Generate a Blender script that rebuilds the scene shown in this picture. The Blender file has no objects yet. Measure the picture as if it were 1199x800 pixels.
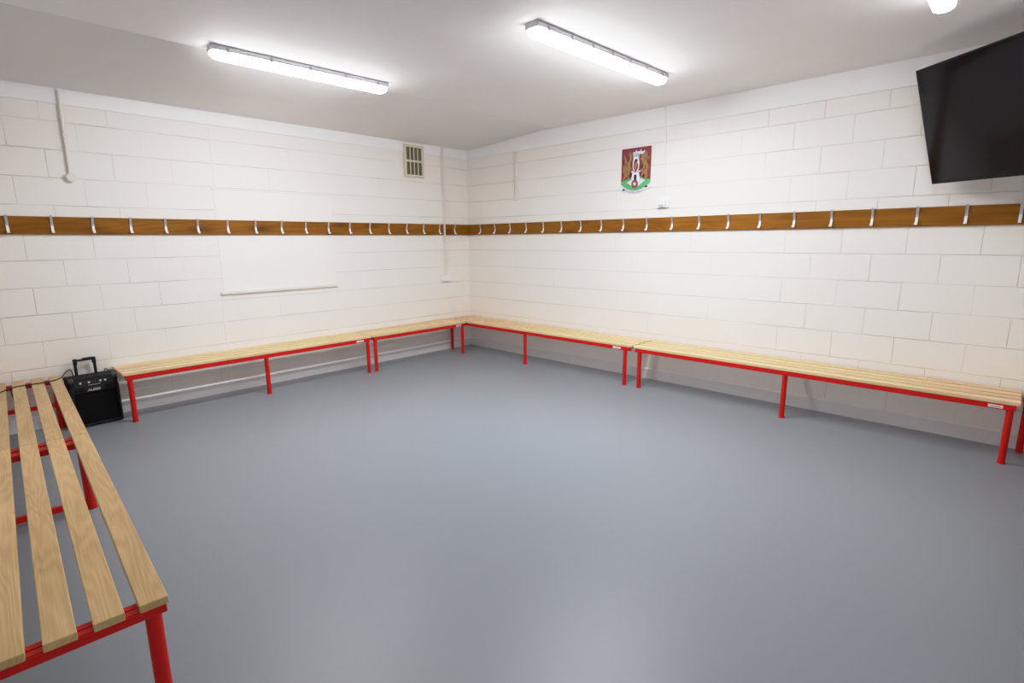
import bpy, bmesh, math
from mathutils import Vector, Matrix

scene = bpy.context.scene
C = scene.collection
PI = math.pi

# ---------------------------------------------------------------- materials
def new_mat(name):
    m = bpy.data.materials.new(name)
    m.use_nodes = True
    nt = m.node_tree
    b = nt.nodes['Principled BSDF']
    return m, nt, b

def N(nt, kind, **kw):
    n = nt.nodes.new(kind)
    for k, v in kw.items():
        setattr(n, k, v)
    return n

def simple(name, col, rough=0.5, metal=0.0, noise=0.04, scale=40, bump=0.0, coat=0.0, spec=0.5):
    """flat colour with a slight procedural mottling"""
    m, nt, b = new_mat(name)
    tc = N(nt, 'ShaderNodeTexCoord')
    no = N(nt, 'ShaderNodeTexNoise')
    no.inputs['Scale'].default_value = scale
    no.inputs['Detail'].default_value = 4
    nt.links.new(tc.outputs['Object'], no.inputs['Vector'])
    mix = N(nt, 'ShaderNodeMix', data_type='RGBA')
    lo = [max(0, c * (1 - noise)) for c in col]
    hi = [min(1, c * (1 + noise)) for c in col]
    mix.inputs[6].default_value = (*lo, 1)
    mix.inputs[7].default_value = (*hi, 1)
    nt.links.new(no.outputs['Fac'], mix.inputs[0])
    nt.links.new(mix.outputs[2], b.inputs['Base Color'])
    b.inputs['Roughness'].default_value = rough
    b.inputs['Metallic'].default_value = metal
    b.inputs['Coat Weight'].default_value = coat
    b.inputs['Specular IOR Level'].default_value = spec
    if bump:
        bp = N(nt, 'ShaderNodeBump')
        bp.inputs['Strength'].default_value = bump
        bp.inputs['Distance'].default_value = 0.002
        nt.links.new(no.outputs['Fac'], bp.inputs['Height'])
        nt.links.new(bp.outputs['Normal'], b.inputs['Normal'])
    return m

def block_wall(name, axis, phase, zphase, bw, col, clear=None):
    """painted blockwork: axis 0 = wall runs along x, 1 = along y. clear = (u0,u1,z0,z1) smooth infilled region"""
    m, nt, b = new_mat(name)
    L = nt.links.new
    geo = N(nt, 'ShaderNodeNewGeometry')
    sep = N(nt, 'ShaderNodeSeparateXYZ')
    L(geo.outputs['Position'], sep.inputs[0])
    u = N(nt, 'ShaderNodeMath', operation='MULTIPLY_ADD')
    L(sep.outputs[axis], u.inputs[0]); u.inputs[1].default_value = -1; u.inputs[2].default_value = 45 * bw - phase
    z = N(nt, 'ShaderNodeMath', operation='ADD')
    L(sep.outputs[2], z.inputs[0]); z.inputs[1].default_value = 0.45 - zphase
    # slight waviness of the joints
    nz = N(nt, 'ShaderNodeTexNoise'); nz.inputs['Scale'].default_value = 9; nz.inputs['Detail'].default_value = 3
    L(geo.outputs['Position'], nz.inputs['Vector'])
    w = N(nt, 'ShaderNodeMath', operation='MULTIPLY_ADD')
    L(nz.outputs['Fac'], w.inputs[0]); w.inputs[1].default_value = 0.006; L(z.outputs[0], w.inputs[2])
    comb = N(nt, 'ShaderNodeCombineXYZ')
    L(u.outputs[0], comb.inputs[0]); L(w.outputs[0], comb.inputs[1])
    br = N(nt, 'ShaderNodeTexBrick')
    br.offset = 0.5; br.offset_frequency = 2; br.squash = 1.0
    br.inputs['Scale'].default_value = 1
    br.inputs['Mortar Size'].default_value = 0.0042
    br.inputs['Mortar Smooth'].default_value = 0.6
    br.inputs['Brick Width'].default_value = bw
    br.inputs['Row Height'].default_value = 0.225
    br.inputs['Color1'].default_value = (0.0, 0.0, 0.0, 1)
    br.inputs['Color2'].default_value = (1, 1, 1, 1)
    L(comb.outputs[0], br.inputs['Vector'])
    # joints fade where the paint has filled them
    nf = N(nt, 'ShaderNodeTexNoise'); nf.inputs['Scale'].default_value = 2.2; nf.inputs['Detail'].default_value = 2
    L(geo.outputs['Position'], nf.inputs['Vector'])
    mr = N(nt, 'ShaderNodeMapRange'); mr.inputs[1].default_value = 0.36; mr.inputs[2].default_value = 0.6
    mr.inputs[3].default_value = 0.35; mr.inputs[4].default_value = 1.0
    L(nf.outputs['Fac'], mr.inputs[0])
    # bed joints read stronger than the uprights, which fade away in places
    hd = N(nt, 'ShaderNodeMath', operation='DIVIDE'); L(w.outputs[0], hd.inputs[0]); hd.inputs[1].default_value = 0.225
    hf = N(nt, 'ShaderNodeMath', operation='FRACT'); L(hd.outputs[0], hf.inputs[0])
    hs = N(nt, 'ShaderNodeMath', operation='SUBTRACT'); L(hf.outputs[0], hs.inputs[0]); hs.inputs[1].default_value = 0.5
    ha = N(nt, 'ShaderNodeMath', operation='ABSOLUTE'); L(hs.outputs[0], ha.inputs[0])
    hr = N(nt, 'ShaderNodeMapRange', interpolation_type='SMOOTHSTEP'); hr.inputs[1].default_value = 0.478; hr.inputs[2].default_value = 0.492
    L(ha.outputs[0], hr.inputs[0])
    nv = N(nt, 'ShaderNodeTexNoise'); nv.inputs['Scale'].default_value = 1.3; nv.inputs['Detail'].default_value = 2
    L(geo.outputs['Position'], nv.inputs['Vector'])
    vr = N(nt, 'ShaderNodeMapRange'); vr.inputs[1].default_value = 0.42; vr.inputs[2].default_value = 0.62; vr.inputs[3].default_value = 0.12; vr.inputs[4].default_value = 0.95
    L(nv.outputs['Fac'], vr.inputs[0])
    # uprights are clearer away from the room corner
    cf = N(nt, 'ShaderNodeMapRange'); cf.inputs[1].default_value = -4.4; cf.inputs[2].default_value = -2.6; cf.inputs[3].default_value = 1.0; cf.inputs[4].default_value = 0.4
    L(sep.outputs[axis], cf.inputs[0])
    vm = N(nt, 'ShaderNodeMath', operation='MAXIMUM'); L(vr.outputs[0], vm.inputs[0])
    cg = N(nt, 'ShaderNodeMapRange'); cg.inputs[1].default_value = -4.6; cg.inputs[2].default_value = -3.6; cg.inputs[3].default_value = 0.85; cg.inputs[4].default_value = 0.0
    L(sep.outputs[axis], cg.inputs[0]); L(cg.outputs[0], vm.inputs[1])
    vv = N(nt, 'ShaderNodeMath', operation='MULTIPLY'); L(br.outputs['Fac'], vv.inputs[0]); L(vm.outputs[0], vv.inputs[1])
    v2 = N(nt, 'ShaderNodeMath', operation='MULTIPLY'); L(vv.outputs[0], v2.inputs[0]); L(cf.outputs[0], v2.inputs[1])
    mx = N(nt, 'ShaderNodeMath', operation='MAXIMUM'); L(v2.outputs[0], mx.inputs[0]); L(hr.outputs[0], mx.inputs[1])
    jt = N(nt, 'ShaderNodeMath', operation='MULTIPLY')
    L(mx.outputs[0], jt.inputs[0]); L(mr.outputs[0], jt.inputs[1])
    fac = jt.outputs[0]
    if clear:
        u0, u1, z0, z1 = clear
        prod = None
        for ch, lim, op in ((axis, u0, 'GREATER_THAN'), (axis, u1, 'LESS_THAN'), (2, z0, 'GREATER_THAN'), (2, z1, 'LESS_THAN')):
            c = N(nt, 'ShaderNodeMath', operation=op)
            L(sep.outputs[ch], c.inputs[0]); c.inputs[1].default_value = lim
            if prod is None: prod = c.outputs[0]
            else:
                mm = N(nt, 'ShaderNodeMath', operation='MULTIPLY'); L(prod, mm.inputs[0]); L(c.outputs[0], mm.inputs[1]); prod = mm.outputs[0]
        inv = N(nt, 'ShaderNodeMath', operation='SUBTRACT'); inv.inputs[0].default_value = 1; L(prod, inv.inputs[1])
        m2 = N(nt, 'ShaderNodeMath', operation='MULTIPLY'); L(fac, m2.inputs[0]); L(inv.outputs[0], m2.inputs[1]); fac = m2.outputs[0]
    # colour
    base = N(nt, 'ShaderNodeMix', data_type='RGBA')
    base.inputs[6].default_value = (*[c * 0.975 for c in col], 1)
    base.inputs[7].default_value = (*col, 1)
    cn = N(nt, 'ShaderNodeTexNoise'); cn.inputs['Scale'].default_value = 3; cn.inputs['Detail'].default_value = 6
    L(geo.outputs['Position'], cn.inputs['Vector']); L(cn.outputs['Fac'], base.inputs[0])
    dark = N(nt, 'ShaderNodeMix', data_type='RGBA', blend_type='MIX')
    dark.inputs[7].default_value = (col[0] * 0.75, col[1] * 0.73, col[2] * 0.70, 1)
    L(base.outputs[2], dark.inputs[6])
    jf = N(nt, 'ShaderNodeMath', operation='MULTIPLY'); L(fac, jf.inputs[0]); jf.inputs[1].default_value = 0.78
    L(jf.outputs[0], dark.inputs[0])
    L(dark.outputs[2], b.inputs['Base Color'])
    # bump: recessed joints + fine block texture + slight per-block level
    fn = N(nt, 'ShaderNodeTexNoise'); fn.inputs['Scale'].default_value = 90; fn.inputs['Detail'].default_value = 5
    L(geo.outputs['Position'], fn.inputs['Vector'])
    h1 = N(nt, 'ShaderNodeMath', operation='MULTIPLY'); L(fac, h1.inputs[0]); h1.inputs[1].default_value = -1.0
    h2 = N(nt, 'ShaderNodeMath', operation='MULTIPLY_ADD'); L(fn.outputs['Fac'], h2.inputs[0]); h2.inputs[1].default_value = 0.22
    L(h1.outputs[0], h2.inputs[2])
    bp = N(nt, 'ShaderNodeBump'); bp.inputs['Strength'].default_value = 0.75; bp.inputs['Distance'].default_value = 0.005
    L(h2.outputs[0], bp.inputs['Height']); L(bp.outputs['Normal'], b.inputs['Normal'])
    b.inputs['Roughness'].default_value = 0.55
    b.inputs['Specular IOR Level'].default_value = 0.3
    return m

def wood(name, light, dark, rough=0.45, spec=0.3, ringscale=9.0, stretch=0.09, vary=0.18, knots=False):
    """grain along object X"""
    m, nt, b = new_mat(name)
    L = nt.links.new
    tc = N(nt, 'ShaderNodeTexCoord')
    oi = N(nt, 'ShaderNodeObjectInfo')
    ofs = N(nt, 'ShaderNodeVectorMath', operation='SCALE')
    cx = N(nt, 'ShaderNodeCombineXYZ')
    for i in range(3): L(oi.outputs['Random'], cx.inputs[i])
    L(cx.outputs[0], ofs.inputs[0]); ofs.inputs['Scale'].default_value = 37.0
    add = N(nt, 'ShaderNodeVectorMath', operation='ADD')
    L(tc.outputs['Object'], add.inputs[0]); L(ofs.outputs[0], add.inputs[1])
    mp = N(nt, 'ShaderNodeMapping'); mp.inputs['Scale'].default_value = (stretch, 1, 1)
    L(add.outputs[0], mp.inputs['Vector'])
    # broad distortion -> cathedral rings
    n1 = N(nt, 'ShaderNodeTexNoise'); n1.inputs['Scale'].default_value = ringscale; n1.inputs['Detail'].default_value = 2; n1.inputs['Distortion'].default_value = 0.4
    L(mp.outputs[0], n1.inputs['Vector'])
    mu = N(nt, 'ShaderNodeMath', operation='MULTIPLY'); L(n1.outputs['Fac'], mu.inputs[0]); mu.inputs[1].default_value = 95
    si = N(nt, 'ShaderNodeMath', operation='SINE'); L(mu.outputs[0], si.inputs[0])
    mr = N(nt, 'ShaderNodeMapRange'); mr.inputs[1].default_value = -1; mr.inputs[2].default_value = 1
    L(si.outputs[0], mr.inputs[0])
    # fine fibres
    mp2 = N(nt, 'ShaderNodeMapping'); mp2.inputs['Scale'].default_value = (3, 260, 260)
    L(add.outputs[0], mp2.inputs['Vector'])
    n2 = N(nt, 'ShaderNodeTexNoise'); n2.inputs['Scale'].default_value = 1; n2.inputs['Detail'].default_value = 3
    L(mp2.outputs[0], n2.inputs['Vector'])
    # slow patches
    mp3 = N(nt, 'ShaderNodeMapping'); mp3.inputs['Scale'].default_value = (1.3, 6, 6)
    L(add.outputs[0], mp3.inputs['Vector'])
    n3 = N(nt, 'ShaderNodeTexNoise'); n3.inputs['Scale'].default_value = 1.5; n3.inputs['Detail'].default_value = 3
    L(mp3.outputs[0], n3.inputs['Vector'])
    s1 = N(nt, 'ShaderNodeMath', operation='MULTIPLY_ADD'); L(n2.outputs['Fac'], s1.inputs[0]); s1.inputs[1].default_value = 0.7
    s0 = N(nt, 'ShaderNodeMath', operation='MULTIPLY'); L(mr.outputs[0], s0.inputs[0]); s0.inputs[1].default_value = 0.24
    L(s0.outputs[0], s1.inputs[2])
    s2 = N(nt, 'ShaderNodeMath', operation='MULTIPLY_ADD'); L(n3.outputs['Fac'], s2.inputs[0]); s2.inputs[1].default_value = 0.7; L(s1.outputs[0], s2.inputs[2])
    m4 = N(nt, 'ShaderNodeMapRange'); m4.inputs[1].default_value = 0.35; m4.inputs[2].default_value = 1.15
    L(s2.outputs[0], m4.inputs[0])
    mix = N(nt, 'ShaderNodeMix', data_type='RGBA')
    mix.inputs[6].default_value = (*light, 1); mix.inputs[7].default_value = (*dark, 1)
    L(m4.outputs[0], mix.inputs[0])
    hv = N(nt, 'ShaderNodeHueSaturation')
    v = N(nt, 'ShaderNodeMath', operation='MULTIPLY_ADD'); L(oi.outputs['Random'], v.inputs[0]); v.inputs[1].default_value = vary; v.inputs[2].default_value = 1 - vary / 2
    L(v.outputs[0], hv.inputs['Value']); L(mix.outputs[2], hv.inputs['Color'])
    out = hv.outputs[0]
    if knots:
        vo = N(nt, 'ShaderNodeTexVoronoi'); vo.inputs['Scale'].default_value = 1.0
        mp5 = N(nt, 'ShaderNodeMapping'); mp5.inputs['Scale'].default_value = (1.6, 5.5, 5.5)
        L(add.outputs[0], mp5.inputs['Vector']); L(mp5.outputs[0], vo.inputs['Vector'])
        kr = N(nt, 'ShaderNodeMapRange'); kr.inputs[1].default_value = 0.02; kr.inputs[2].default_value = 0.26; kr.inputs[3].default_value = 0.85; kr.inputs[4].default_value = 0.0
        L(vo.outputs['Distance'], kr.inputs[0])
        km = N(nt, 'ShaderNodeMix', data_type='RGBA'); km.inputs[7].default_value = (dark[0] * .35, dark[1] * .3, dark[2] * .35, 1)
        L(out, km.inputs[6]); L(kr.outputs[0], km.inputs[0]); out = km.outputs[2]
    L(out, b.inputs['Base Color'])
    bp = N(nt, 'ShaderNodeBump'); bp.inputs['Strength'].default_value = 0.15; bp.inputs['Distance'].default_value = 0.001
    L(n2.outputs['Fac'], bp.inputs['Height']); L(bp.outputs['Normal'], b.inputs['Normal'])
    b.inputs['Roughness'].default_value = rough
    b.inputs['Specular IOR Level'].default_value = spec
    return m

def vinyl_floor():
    m, nt, b = new_mat('grey_vinyl')
    L = nt.links.new
    geo = N(nt, 'ShaderNodeNewGeometry')
    n1 = N(nt, 'ShaderNodeTexNoise'); n1.inputs['Scale'].default_value = 260; n1.inputs['Detail'].default_value = 2
    L(geo.outputs['Position'], n1.inputs['Vector'])
    n2 = N(nt, 'ShaderNodeTexNoise'); n2.inputs['Scale'].default_value = 1.2; n2.inputs['Detail'].default_value = 4
    L(geo.outputs['Position'], n2.inputs['Vector'])
    ad = N(nt, 'ShaderNodeMath', operation='MULTIPLY_ADD'); L(n1.outputs['Fac'], ad.inputs[0]); ad.inputs[1].default_value = 0.8
    sc2 = N(nt, 'ShaderNodeMath', operation='MULTIPLY'); L(n2.outputs['Fac'], sc2.inputs[0]); sc2.inputs[1].default_value = 0.25
    L(sc2.outputs[0], ad.inputs[2])
    mix = N(nt, 'ShaderNodeMix', data_type='RGBA')
    mix.inputs[6].default_value = (0.222, 0.250, 0.283, 1)
    mix.inputs[7].default_value = (0.272, 0.306, 0.344, 1)
    L(ad.outputs[0], mix.inputs[0])
    # scattered dark safety-vinyl flecks
    vo = N(nt, 'ShaderNodeTexVoronoi'); vo.inputs['Scale'].default_value = 120
    L(geo.outputs['Position'], vo.inputs['Vector'])
    kr = N(nt, 'ShaderNodeMapRange'); kr.inputs[1].default_value = 0.05; kr.inputs[2].default_value = 0.16; kr.inputs[3].default_value = 0.22; kr.inputs[4].default_value = 0.0
    L(vo.outputs['Distance'], kr.inputs[0])
    km = N(nt, 'ShaderNodeMix', data_type='RGBA'); km.inputs[7].default_value = (0.20, 0.215, 0.235, 1)
    L(mix.outputs[2], km.inputs[6]); L(kr.outputs[0], km.inputs[0])
    L(km.outputs[2], b.inputs['Base Color'])
    bp = N(nt, 'ShaderNodeBump'); bp.inputs['Strength'].default_value = 0.45; bp.inputs['Distance'].default_value = 0.0014
    L(n1.outputs['Fac'], bp.inputs['Height']); L(bp.outputs['Normal'], b.inputs['Normal'])
    b.inputs['Roughness'].default_value = 0.36
    b.inputs['Specular IOR Level'].default_value = 0.45
    return m

def emissive(name, col, strength):
    m, nt, b = new_mat(name)
    b.inputs['Base Color'].default_value = (0.9, 0.9, 0.92, 1)
    b.inputs['Emission Color'].default_value = (*col, 1)
    b.inputs['Emission Strength'].default_value = strength
    b.inputs['Roughness'].default_value = 0.3
    return m

CREAM = (0.865, 0.84, 0.81)
M_wall_l = block_wall('cream_blockwork_left', 0, 0.13, 0.0684, 0.4475, CREAM, clear=(-3.385, -2.115, 0.985, 2.08))
M_wall_r = block_wall('cream_blockwork_right', 1, 0.042, 0.0657, 0.45, CREAM)
M_plaster = simple('cream_plaster', CREAM, 0.55, noise=0.02, scale=6, bump=0.1)
M_band = simple('white_painted_band', (0.87, 0.87, 0.88), 0.5, noise=0.015, scale=5)
M_ceil = simple('white_ceiling', (0.885, 0.865, 0.86), 0.8, noise=0.025, scale=2.5)
M_skirt = simple('white_skirting', (0.80, 0.80, 0.83), 0.4, noise=0.02, scale=8)
M_floor = vinyl_floor()
M_slat = wood('ash_slat', (0.68, 0.50, 0.265), (0.45, 0.295, 0.120), 0.45)
M_slat_pale = wood('pale_ash_slat', (0.84, 0.67, 0.44), (0.68, 0.49, 0.27), 0.45, vary=0.12)
M_rail = wood('varnished_pine_rail', (0.36, 0.148, 0.010), (0.185, 0.060, 0.003), 0.5, spec=0.2, ringscale=5.0, vary=0.05, knots=True)
M_red = simple('red_powder_coat', (0.62, 0.011, 0.007), 0.42, noise=0.05, scale=15, spec=0.25)
M_alu = simple('brushed_aluminium', (0.62, 0.63, 0.65), 0.33, metal=0.75, noise=0.05)
M_alu_hi = simple('hook_tip_painted_highlight', (0.95, 0.95, 0.96), 0.35, metal=0.0, noise=0.03)  # aluminium painted near-white: ceiling light on the upturned lower hook, put into the colour
M_white_pl = simple('white_plastic', (0.86, 0.86, 0.88), 0.35, noise=0.01)
M_cream_pl = simple('painted_conduit', (0.78, 0.745, 0.70), 0.45, noise=0.02)
M_vent = simple('aged_cream_plastic', (0.70, 0.66, 0.52), 0.45, noise=0.04)
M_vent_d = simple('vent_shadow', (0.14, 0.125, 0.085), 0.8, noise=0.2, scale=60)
M_vent_l = simple('vent_blade', (0.30, 0.28, 0.21), 0.6, noise=0.1)
M_black = simple('black_vinyl_covering', (0.006, 0.006, 0.007), 0.6, noise=0.3, scale=200, bump=0.3, spec=0.2)
M_black_pl = simple('black_plastic', (0.008, 0.008, 0.009), 0.4, noise=0.1, spec=0.3)
M_grille = simple('black_grille_cloth', (0.003, 0.003, 0.004), 0.9, noise=0.5, scale=400, bump=0.5, spec=0.1)
M_corner = simple('dark_grey_corner_plastic', (0.045, 0.045, 0.05), 0.35)
M_silver = simple('silver_print', (0.6, 0.6, 0.62), 0.35, noise=0.02)
M_screen = simple('glossy_screen', (0.005, 0.005, 0.007), 0.08, noise=0.02, spec=0.22)
M_bezel = simple('black_bezel', (0.006, 0.006, 0.007), 0.35, spec=0.2)
M_greyhs = simple('grey_lamp_housing', (0.50, 0.50, 0.53), 0.4, noise=0.02)
M_clip = simple('grey_lamp_clip', (0.30, 0.30, 0.32), 0.35, metal=0.4)
LAMP = ((92.0, 22.0), (124.0, 23.0), (17.0, 10.0))   # underside and side glow of the three lamps
M_sticker = simple('white_sticker', (0.82, 0.80, 0.80), 0.5, noise=0.01)
M_print = simple('grey_print', (0.25, 0.24, 0.26), 0.6)
M_claret = simple('claret_enamel', (0.235, 0.026, 0.048), 0.35)
M_gold = simple('tawny_gold_enamel', (0.36, 0.18, 0.070), 0.4, noise=0.08)
M_green = simple('green_enamel', (0.10, 0.42, 0.17), 0.4)
M_cwhite = simple('pale_white_enamel', (0.72, 0.76, 0.86), 0.4, noise=0.03)
M_ink = simple('black_ink', (0.012, 0.012, 0.02), 0.5)
M_orange = simple('russet_enamel', (0.48, 0.13, 0.06), 0.4)

# ---------------------------------------------------------------- mesh helpers
def box(bm, x0, x1, y0, y1, z0, z1, bev=0.0, seg=2):
    r = bmesh.ops.create_cube(bm, size=1)
    vs = r['verts']
    for v in vs:
        v.co.x = x0 + (v.co.x + .5) * (x1 - x0)
        v.co.y = y0 + (v.co.y + .5) * (y1 - y0)
        v.co.z = z0 + (v.co.z + .5) * (z1 - z0)
    if bev:
        es = list({e for v in vs for e in v.link_edges})
        bmesh.ops.bevel(bm, geom=es, offset=bev, segments=seg, profile=0.5, affect='EDGES')

def tube(bm, p0, p1, r, seg=16, r1=None):
    p0 = Vector(p0); p1 = Vector(p1); d = p1 - p0
    q = Vector((0, 0, 1)).rotation_difference(d.normalized()).to_matrix().to_4x4()
    bmesh.ops.create_cone(bm, cap_ends=True, segments=seg, radius1=r, radius2=(r if r1 is None else r1), depth=d.length,
                          matrix=Matrix.Translation((p0 + p1) / 2) @ q)

def ball(bm, c, r, sx=1, sy=1, sz=1, seg=12):
    bmesh.ops.create_uvsphere(bm, u_segments=seg, v_segments=seg // 2, radius=r,
                              matrix=Matrix.Translation(c) @ Matrix.Diagonal((sx, sy, sz, 1)))

def sweep(bm, pts, r, seg=8):
    """round tube along a smooth polyline (Catmull-Rom)"""
    P = [Vector(p) for p in pts]
    P = [P[0] * 2 - P[1]] + P + [P[-1] * 2 - P[-2]]
    out = []
    for i in range(1, len(P) - 2):
        for k in range(8):
            t = k / 8
            a, b, c, d = P[i - 1], P[i], P[i + 1], P[i + 2]
            out.append(0.5 * ((2 * b) + (c - a) * t + (2 * a - 5 * b + 4 * c - d) * t * t + (3 * b - a - 3 * c + d) * t ** 3))
    out.append(P[-2])
    rings = []
    for i, p in enumerate(out):
        t = (out[min(i + 1, len(out) - 1)] - out[max(i - 1, 0)]).normalized()
        up = Vector((0, 0, 1)) if abs(t.z) < 0.95 else Vector((1, 0, 0))
        s = t.cross(up).normalized(); w = s.cross(t)
        rings.append([bm.verts.new(p + (s * math.cos(2 * PI * k / seg) + w * math.sin(2 * PI * k / seg)) * r) for k in range(seg)])
    for a, b in zip(rings, rings[1:]):
        for k in range(seg):
            bm.faces.new((a[k], a[(k + 1) % seg], b[(k + 1) % seg], b[k]))
    bm.faces.new(rings[0][::-1]); bm.faces.new(rings[-1])

def prism(bm, prof, a0, a1, f):
    """extrude closed 2-D profile between a0 and a1; f(a, p, q) -> xyz"""
    A = [bm.verts.new(f(a0, p, q)) for p, q in prof]
    B = [bm.verts.new(f(a1, p, q)) for p, q in prof]
    n = len(prof)
    bm.faces.new(A[::-1]); bm.faces.new(B)
    for i in range(n):
        bm.faces.new((A[i], A[(i + 1) % n], B[(i + 1) % n], B[i]))

def obj(name, bm, mat, parent=None, smooth=False, loc=None):
    me = bpy.data.meshes.new(name)
    bmesh.ops.recalc_face_normals(bm, faces=bm.faces)
    bm.to_mesh(me); bm.free()
    me.materials.append(mat)
    if smooth:
        for p in me.polygons: p.use_smooth = True
        try: me.set_sharp_from_angle(angle=math.radians(35))
        except Exception: pass
    o = bpy.data.objects.new(name, me)
    C.objects.link(o)
    if parent: o.parent = parent
    if loc: o.location = loc
    return o

def mk(): return bmesh.new()

def tag(o, label, cat, group=None):
    o['label'] = label; o['category'] = cat
    if group: o['group'] = group
    return o

def thing(name, label, cat, loc=(0, 0, 0), rz=0.0, group=None):
    o = bpy.data.objects.new(name, None)
    o.empty_display_size = 0.1
    C.objects.link(o)
    o.location = loc; o.rotation_euler = (0, 0, rz)
    return tag(o, label, cat, group)

def struct(name, bm, mat, label, cat, parent=None):
    o = obj(name, bm, mat, parent)
    if parent is None:
        o['kind'] = 'structure'; o['label'] = label; o['category'] = cat
    return o

# ---------------------------------------------------------------- room shell
XW, YS = -6.1, -6.62          # west and south walls
T = 0.15
def zc(y):                    # ceiling dips softly towards the far wall
    t = min(1.0, max(0.0, -y / 1.6)); t = t * t * (3 - 2 * t)
    return 2.80 + 0.075 * t

b = mk(); box(b, XW - T, T, YS - T, T, -0.12, 0.0)
struct('floor', b, M_floor, 'smooth blue-grey speckled vinyl floor', 'floor')

b = mk(); box(b, XW - T, T, YS - T, -1.6, 2.875, 3.05)
struct('ceiling', b, M_ceil, 'off-white smooth painted ceiling', 'ceiling')
b = mk()
NY = 32
rows = []
for i in range(NY + 1):
    y = T + (-1.6 - T) * i / NY
    rows.append((b.verts.new((XW - T, y, zc(y))), b.verts.new((T, y, zc(y))), b.verts.new((XW - T, y, 3.05)), b.verts.new((T, y, 3.05))))
for a, c in zip(rows, rows[1:]):
    b.faces.new((a[0], a[1], c[1], c[0])); b.faces.new((a[2], c[2], c[3], a[3]))
    b.faces.new((a[0], c[0], c[2], a[2])); b.faces.new((a[1], a[3], c[3], c[1]))
b.faces.new(rows[0]); b.faces.new(rows[-1])
o = struct('ceiling', b, M_ceil, 'off-white ceiling dipping gently towards the left wall', 'ceiling')
for p in o.data.polygons: p.use_smooth = abs(p.normal.z) > 0.9

b = mk(); box(b, XW - T, T, 0, T, 0, 2.80)
wl = struct('wall_left', b, M_wall_l, 'cream painted blockwork wall with a smooth infilled opening', 'wall')
b = mk(); box(b, 0, T, YS - T, 0, 0, 2.86)
wr = struct('wall_right', b, M_wall_r, 'cream painted blockwork wall under the club crest and television', 'wall')
b = mk(); box(b, XW - T, XW, YS - T, 0, 0, 2.86)
struct('wall_west', b, M_plaster, 'plain cream wall on the near left side, behind the camera', 'wall')
b = mk(); box(b, XW, 0, YS - T, YS, 0, 2.86)
struct('wall_south', b, M_plaster, 'plain cream wall behind the camera', 'wall')

# smooth patch, its upper edge and side seams belong to the left wall
b = mk(); box(b, -3.372, -2.118, -0.003, 0.0, 1.0, 2.078, 0.002, 1)
obj('infill_panel', b, M_plaster, wl)
b = mk(); box(b, -3.385, -2.105, -0.008, 0.0, 2.072, 2.084, 0.002, 1)
obj('panel_edge', b, M_plaster, wl)
b = mk()
box(b, -3.352, -3.345, -0.0035, 0.0, 2.08, 2.68)
box(b, -3.402, -3.394, -0.0035, 0.0, 0.13, 1.02)
obj('crack_filler', b, M_plaster, wl)

# white band under the ceiling (slightly proud of the blockwork)
b = mk(); box(b, XW, 0, -0.013, 0, 2.678, 2.83, 0.003, 1)
struct('trim_1', b, M_band, 'white band along the top of the left wall', 'trim')
b = mk(); box(b, -0.013, 0, YS, -0.013, 2.680, 2.90, 0.003, 1)
struct('trim_2', b, M_band, 'white band along the top of the right wall', 'trim')

def skirt_prof(h=0.118, t=0.014):
    return [(0, 0), (t, 0), (t, h - 0.012), (t - 0.008, h), (0, h)]
b = mk(); prism(b, skirt_prof(), XW, -0.0, lambda a, p, q: (a, -p, q))
struct('baseboard_left', b, M_skirt, 'white painted skirting along the left wall', 'skirting')
b = mk(); prism(b, skirt_prof(), YS, -0.014, lambda a, p, q: (-p, a, q))
struct('baseboard_right', b, M_skirt, 'white painted skirting along the right wall', 'skirting')
b = mk(); prism(b, skirt_prof(), XW + 0.014, -0.014, lambda a, p, q: (a, YS + p, q))
struct('baseboard_south', b, M_skirt, 'white skirting along the wall behind the camera', 'skirting')
b = mk(); prism(b, skirt_prof(), YS, -0.014, lambda a, p, q: (XW + p, a, q))
struct('baseboard_west', b, M_skirt, 'white skirting along the near left wall', 'skirting')

# ---------------------------------------------------------------- benches
SW, GAP, TH, ZT = 0.076, 0.037, 0.026, 0.449
DEPTH = 4 * SW + 3 * GAP
def leg_bm(r=0.021, h=0.384):
    b = mk()
    tube(b, (0, 0, 0.0), (0, 0, h), r, 20)
    tube(b, (0, 0, 0.0), (0, 0, 0.012), r + 0.0025, 20)
    return b

def slat_bm(L):
    b = mk(); box(b, 0, L, -SW / 2, SW / 2, -TH, 0, 0.003, 2); return b

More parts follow.
